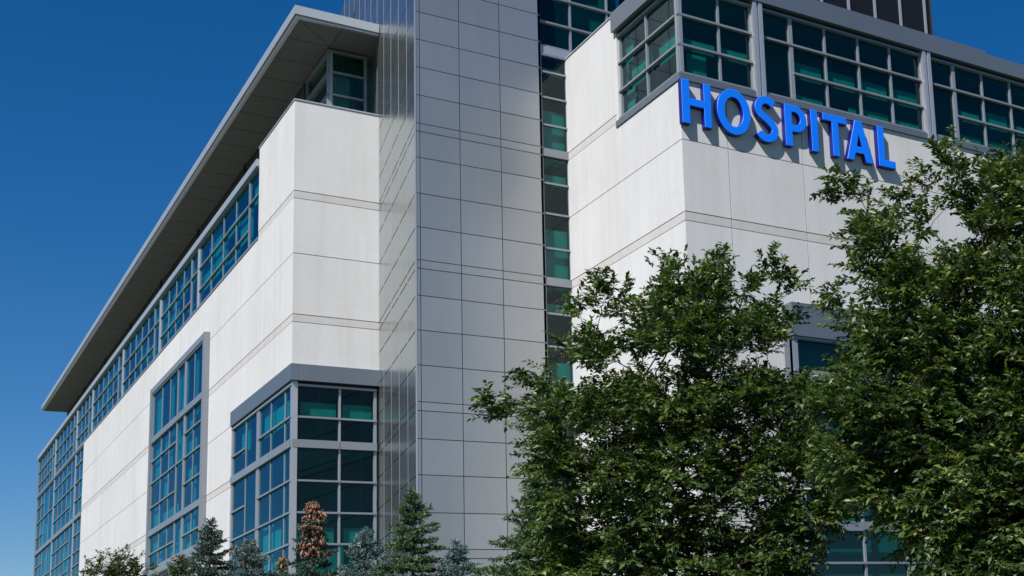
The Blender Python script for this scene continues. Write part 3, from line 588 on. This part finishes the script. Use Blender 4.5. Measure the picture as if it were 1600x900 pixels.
def cone_mesh():
    """a hanging bunch of seven small scaly cones"""
    bm = bmesh.new(); rr = random.Random(5)
    for q in range(7):
        c = Vector((rr.gauss(0, .05), rr.gauss(0, .05), rr.gauss(0, .04))); s = rr.uniform(.75, 1.2); tl = Vector((rr.gauss(0, .35), rr.gauss(0, .35), 0))
        r = bmesh.ops.create_icosphere(bm, subdivisions=2, radius=1)
        for v in r['verts']:
            a_ = math.atan2(v.co.y, v.co.x); k_ = 1 + .22 * math.sin(v.co.z * 15 + a_ * 3)
            x, y, z_ = v.co.x * .024 * k_ * s, v.co.y * .024 * k_ * s, v.co.z * .058 * s
            v.co = c + Vector((x + tl.x * z_, y + tl.y * z_, z_))
    me = bpy.data.meshes.new('cone_bunch'); bm.to_mesh(me); bm.free(); return me
def spruce(name, label, apex, rb, hb, mat, seed, group, cones=0, whorl=.25, dense=1.0, conemat=None, zvis=2.2, conez=None):
    """apex (x, y, z above ground); rb = radius at hb below the apex"""
    g = np.random.default_rng(seed); ax, ay, H = apex; base = np.array([ax + g.uniform(-.05, .05), ay, 0.])
    root = empty(name, tuple(base), label, 'spruce', group); apexv = np.array(apex, float)
    P, Q, ra, rb_ = [], [], [], []; sp, sdv, sl = [], [], []
    tr = lambda z: base + (apexv - base) * (z / H)
    zs_ = np.linspace(0, H, 9)
    for a, c in zip(zs_[:-1], zs_[1:]): P.append(tr(a)); Q.append(tr(c)); ra.append(.012 + .1 * (1 - a / H)); rb_.append(.012 + .1 * (1 - c / H))
    sp.append(tr(H - .16)); sdv.append(np.array([0, 0, 1.])); sl.append(.22)
    t = .12; ends = []
    while t < H - .5:
        L = rb * (t / hb) ** .95 if t < hb * 2 else rb * 2 ** .95 * (t / hb / 2) ** .35
        n_ = int((5 + min(6, t * 3)) * dense); a0 = g.uniform(0, 6.28)
        for q in range(n_):
            a = a0 + q * 6.283 / n_ + g.normal() * .22; l = L * g.uniform(.5, 1.25); el = (.75 * math.exp(-t * 1.1) + .02 - .08 * min(t, 3)) + g.normal() * .09
            d = np.array([math.cos(a) * math.cos(el), math.sin(a) * math.cos(el), math.sin(el)]); s = tr(H - t) + np.array([0, 0, g.uniform(-.08, .08)])
            e = s + d * l + np.array([0, 0, .10 * l]); P.append(s); Q.append(e); ra.append(.006 + .008 * l); rb_.append(.003); ends.append((s, e, l))
            k = 0; step = .095
            while k < l:
                f = k / max(l, .01); b0 = s + (e - s) * f; rem = (l - k)
                if f > .18 or l < .25:
                    for sg in (-1, 1):
                        sv_ = np.cross(d, [0, 0, 1.]); sv_ /= np.linalg.norm(sv_) + 1e-6; tw = min(.28, .08 + rem * .4) * g.uniform(.6, 1.2)
                        dd = d * .75 + sv_ * sg * .85 + np.array([0, 0, g.normal() * .16 + .05]); dd /= np.linalg.norm(dd)
                        for h in np.arange(0, tw, .085):
                            sp.append(b0 + dd * h); sdv.append(dd + g.normal(size=3) * .25 + np.array([0, 0, .12])); sl.append(.12 * g.uniform(.8, 1.25))
                sp.append(b0); sdv.append(d + g.normal(size=3) * .2); sl.append(.13); k += step
        t += whorl * g.uniform(.8, 1.2) * (.6 if t < .8 else 1)
    V, Fq = tubes(np.array(P), np.array(Q), np.array(ra), np.array(rb_), 5); npmesh('trunk', V, Fq, M['bark'], root, smooth=True)
    sp = np.array(sp); sdv = unit(np.array(sdv)); sl = np.array(sl)
    # each shoot: bristling pointed needles tufts
    kk = 7; o = np.repeat(sp, kk, 0); d = np.repeat(sdv, kk, 0); s_ = np.repeat(sl, kk); f = np.tile(np.linspace(0, .75, kk), len(sp))
    nd = unit(d * .8 + unit(g.normal(size=o.shape)) * .75); bb = o + d * (s_ * f)[:, None]
    V, Ft_ = leaves(bb, nd, g.normal(size=o.shape), s_ * g.uniform(.45, .7, len(o)), np.full(len(o), .026) * g.uniform(.8, 1.4, len(o)))
    ct = np.repeat(g.normal(.45, .18, len(sp)), kk); tn = np.clip(ct + g.normal(0, .12, len(bb)), 0, 1)
    npmesh('crown', V, Ft_, mat, root, tint=np.concatenate([tn, tn])); print(name, len(bb), 'needles')
    if cones:
        cm = cone_mesh(); cm.materials.append(conemat)
        cm.polygons.foreach_set('use_smooth', [True] * len(cm.polygons))
        near = [e for e in ends if H - e[0][2] < (conez or 1.9)]; c = 0
        while c < cones:
            s, e, l = near[int(g.integers(len(near)))]; f = g.uniform(.2, 1.0); p0 = s + (e - s) * f
            for q in range(1):
                if c >= cones: break
                ob = bpy.data.objects.new('cone_bunch', cm); COL.objects.link(ob); ob.parent = root
                ob.location = Vector(p0 + g.normal(size=3) * .05 + np.array([0, 0, -.05]) - base); ob.rotation_euler = (g.normal() * .3, g.normal() * .3, g.uniform(0, 6)); sc_ = g.uniform(.75, 1.25); ob.scale = (sc_,) * 3; c += 1
    return root
def conemat_(name, c1, c2):
    m, nt, n, b = newmat(name); g_ = N(nt, 'ShaderNodeNewGeometry')
    nt.links.new(mix(nt, ramp(nt, g_.outputs['Random Per Island'], [(0, c1), (1, c2)]), ramp(nt, noise(nt, 30, 3), [(.35, (.45, .4, .38)), (.6, (1.1, 1.1, 1.1))]), 1, 'MULTIPLY'), b.inputs['Base Color']); b.inputs['Roughness'].default_value = .75; return m
cmat = conemat_('spruce_cone_rust', (.17, .06, .035), (.42, .20, .12))
cmat2 = conemat_('spruce_cone_tan', (.12, .06, .03), (.32, .17, .09))
GR = 'spruces planted along the foot of the building'
spruce('spruce_tree', 'green spruce with pointed top in front of the metal tower corner', (11.68, 34.05, 6.92), .88, 1.9, LEAF_G, 1, GR)
spruce('spruce_tree', 'spruce loaded with rust brown cones before the corner windows', (9.92, 36.68, 6.90), .56, 1.6, LEAF_D, 2, GR, 99, conemat=cmat, conez=1.6, dense=1.0)
spruce('spruce_tree', 'pale silver blue spruce between the cone laden one and the green one', (11.19, 36.32, 6.15), .72, 1.1, LEAF_B, 3, GR)
spruce('spruce_tree', 'dark blue green spruce between the tall framed window and the corner windows', (8.72, 43.13, 7.22), .78, 1.5, LEAF_D, 24, GR)
spruce('spruce_tree', 'blue spruce with a few brown cones near the left end of the corner windows', (9.62, 42.3, 6.55), .72, 1.1, LEAF_B, 5, GR, 14, conemat=cmat2, conez=.8)
spruce('spruce_tree', 'thin narrow spruce tip just left of the cone laden spruce', (10.9, 43.8, 6.15), .34, 1.0, LEAF_G, 6, GR, 12, conemat=cmat2, conez=.8)
spruce('spruce_tree', 'low blue green spruce right of the green one at the foot of the metal tower', (12.71, 33.68, 5.55), .66, 1.0, LEAF_B, 7, GR)
spruce('spruce_tree', 'broad green spruce with drooping branches at the left side of the big leafy tree', (10.55, 23.7, 5.75), 1.15, 2.1, LEAF_G, 9, GR, dense=1.3)
spruce('spruce_tree', 'short spruce with brown cones at the foot of the tall framed window', (8.5, 46.2, 6.5), .5, .9, LEAF_G, 10, GR, 16, conemat=cmat2, conez=1.0)
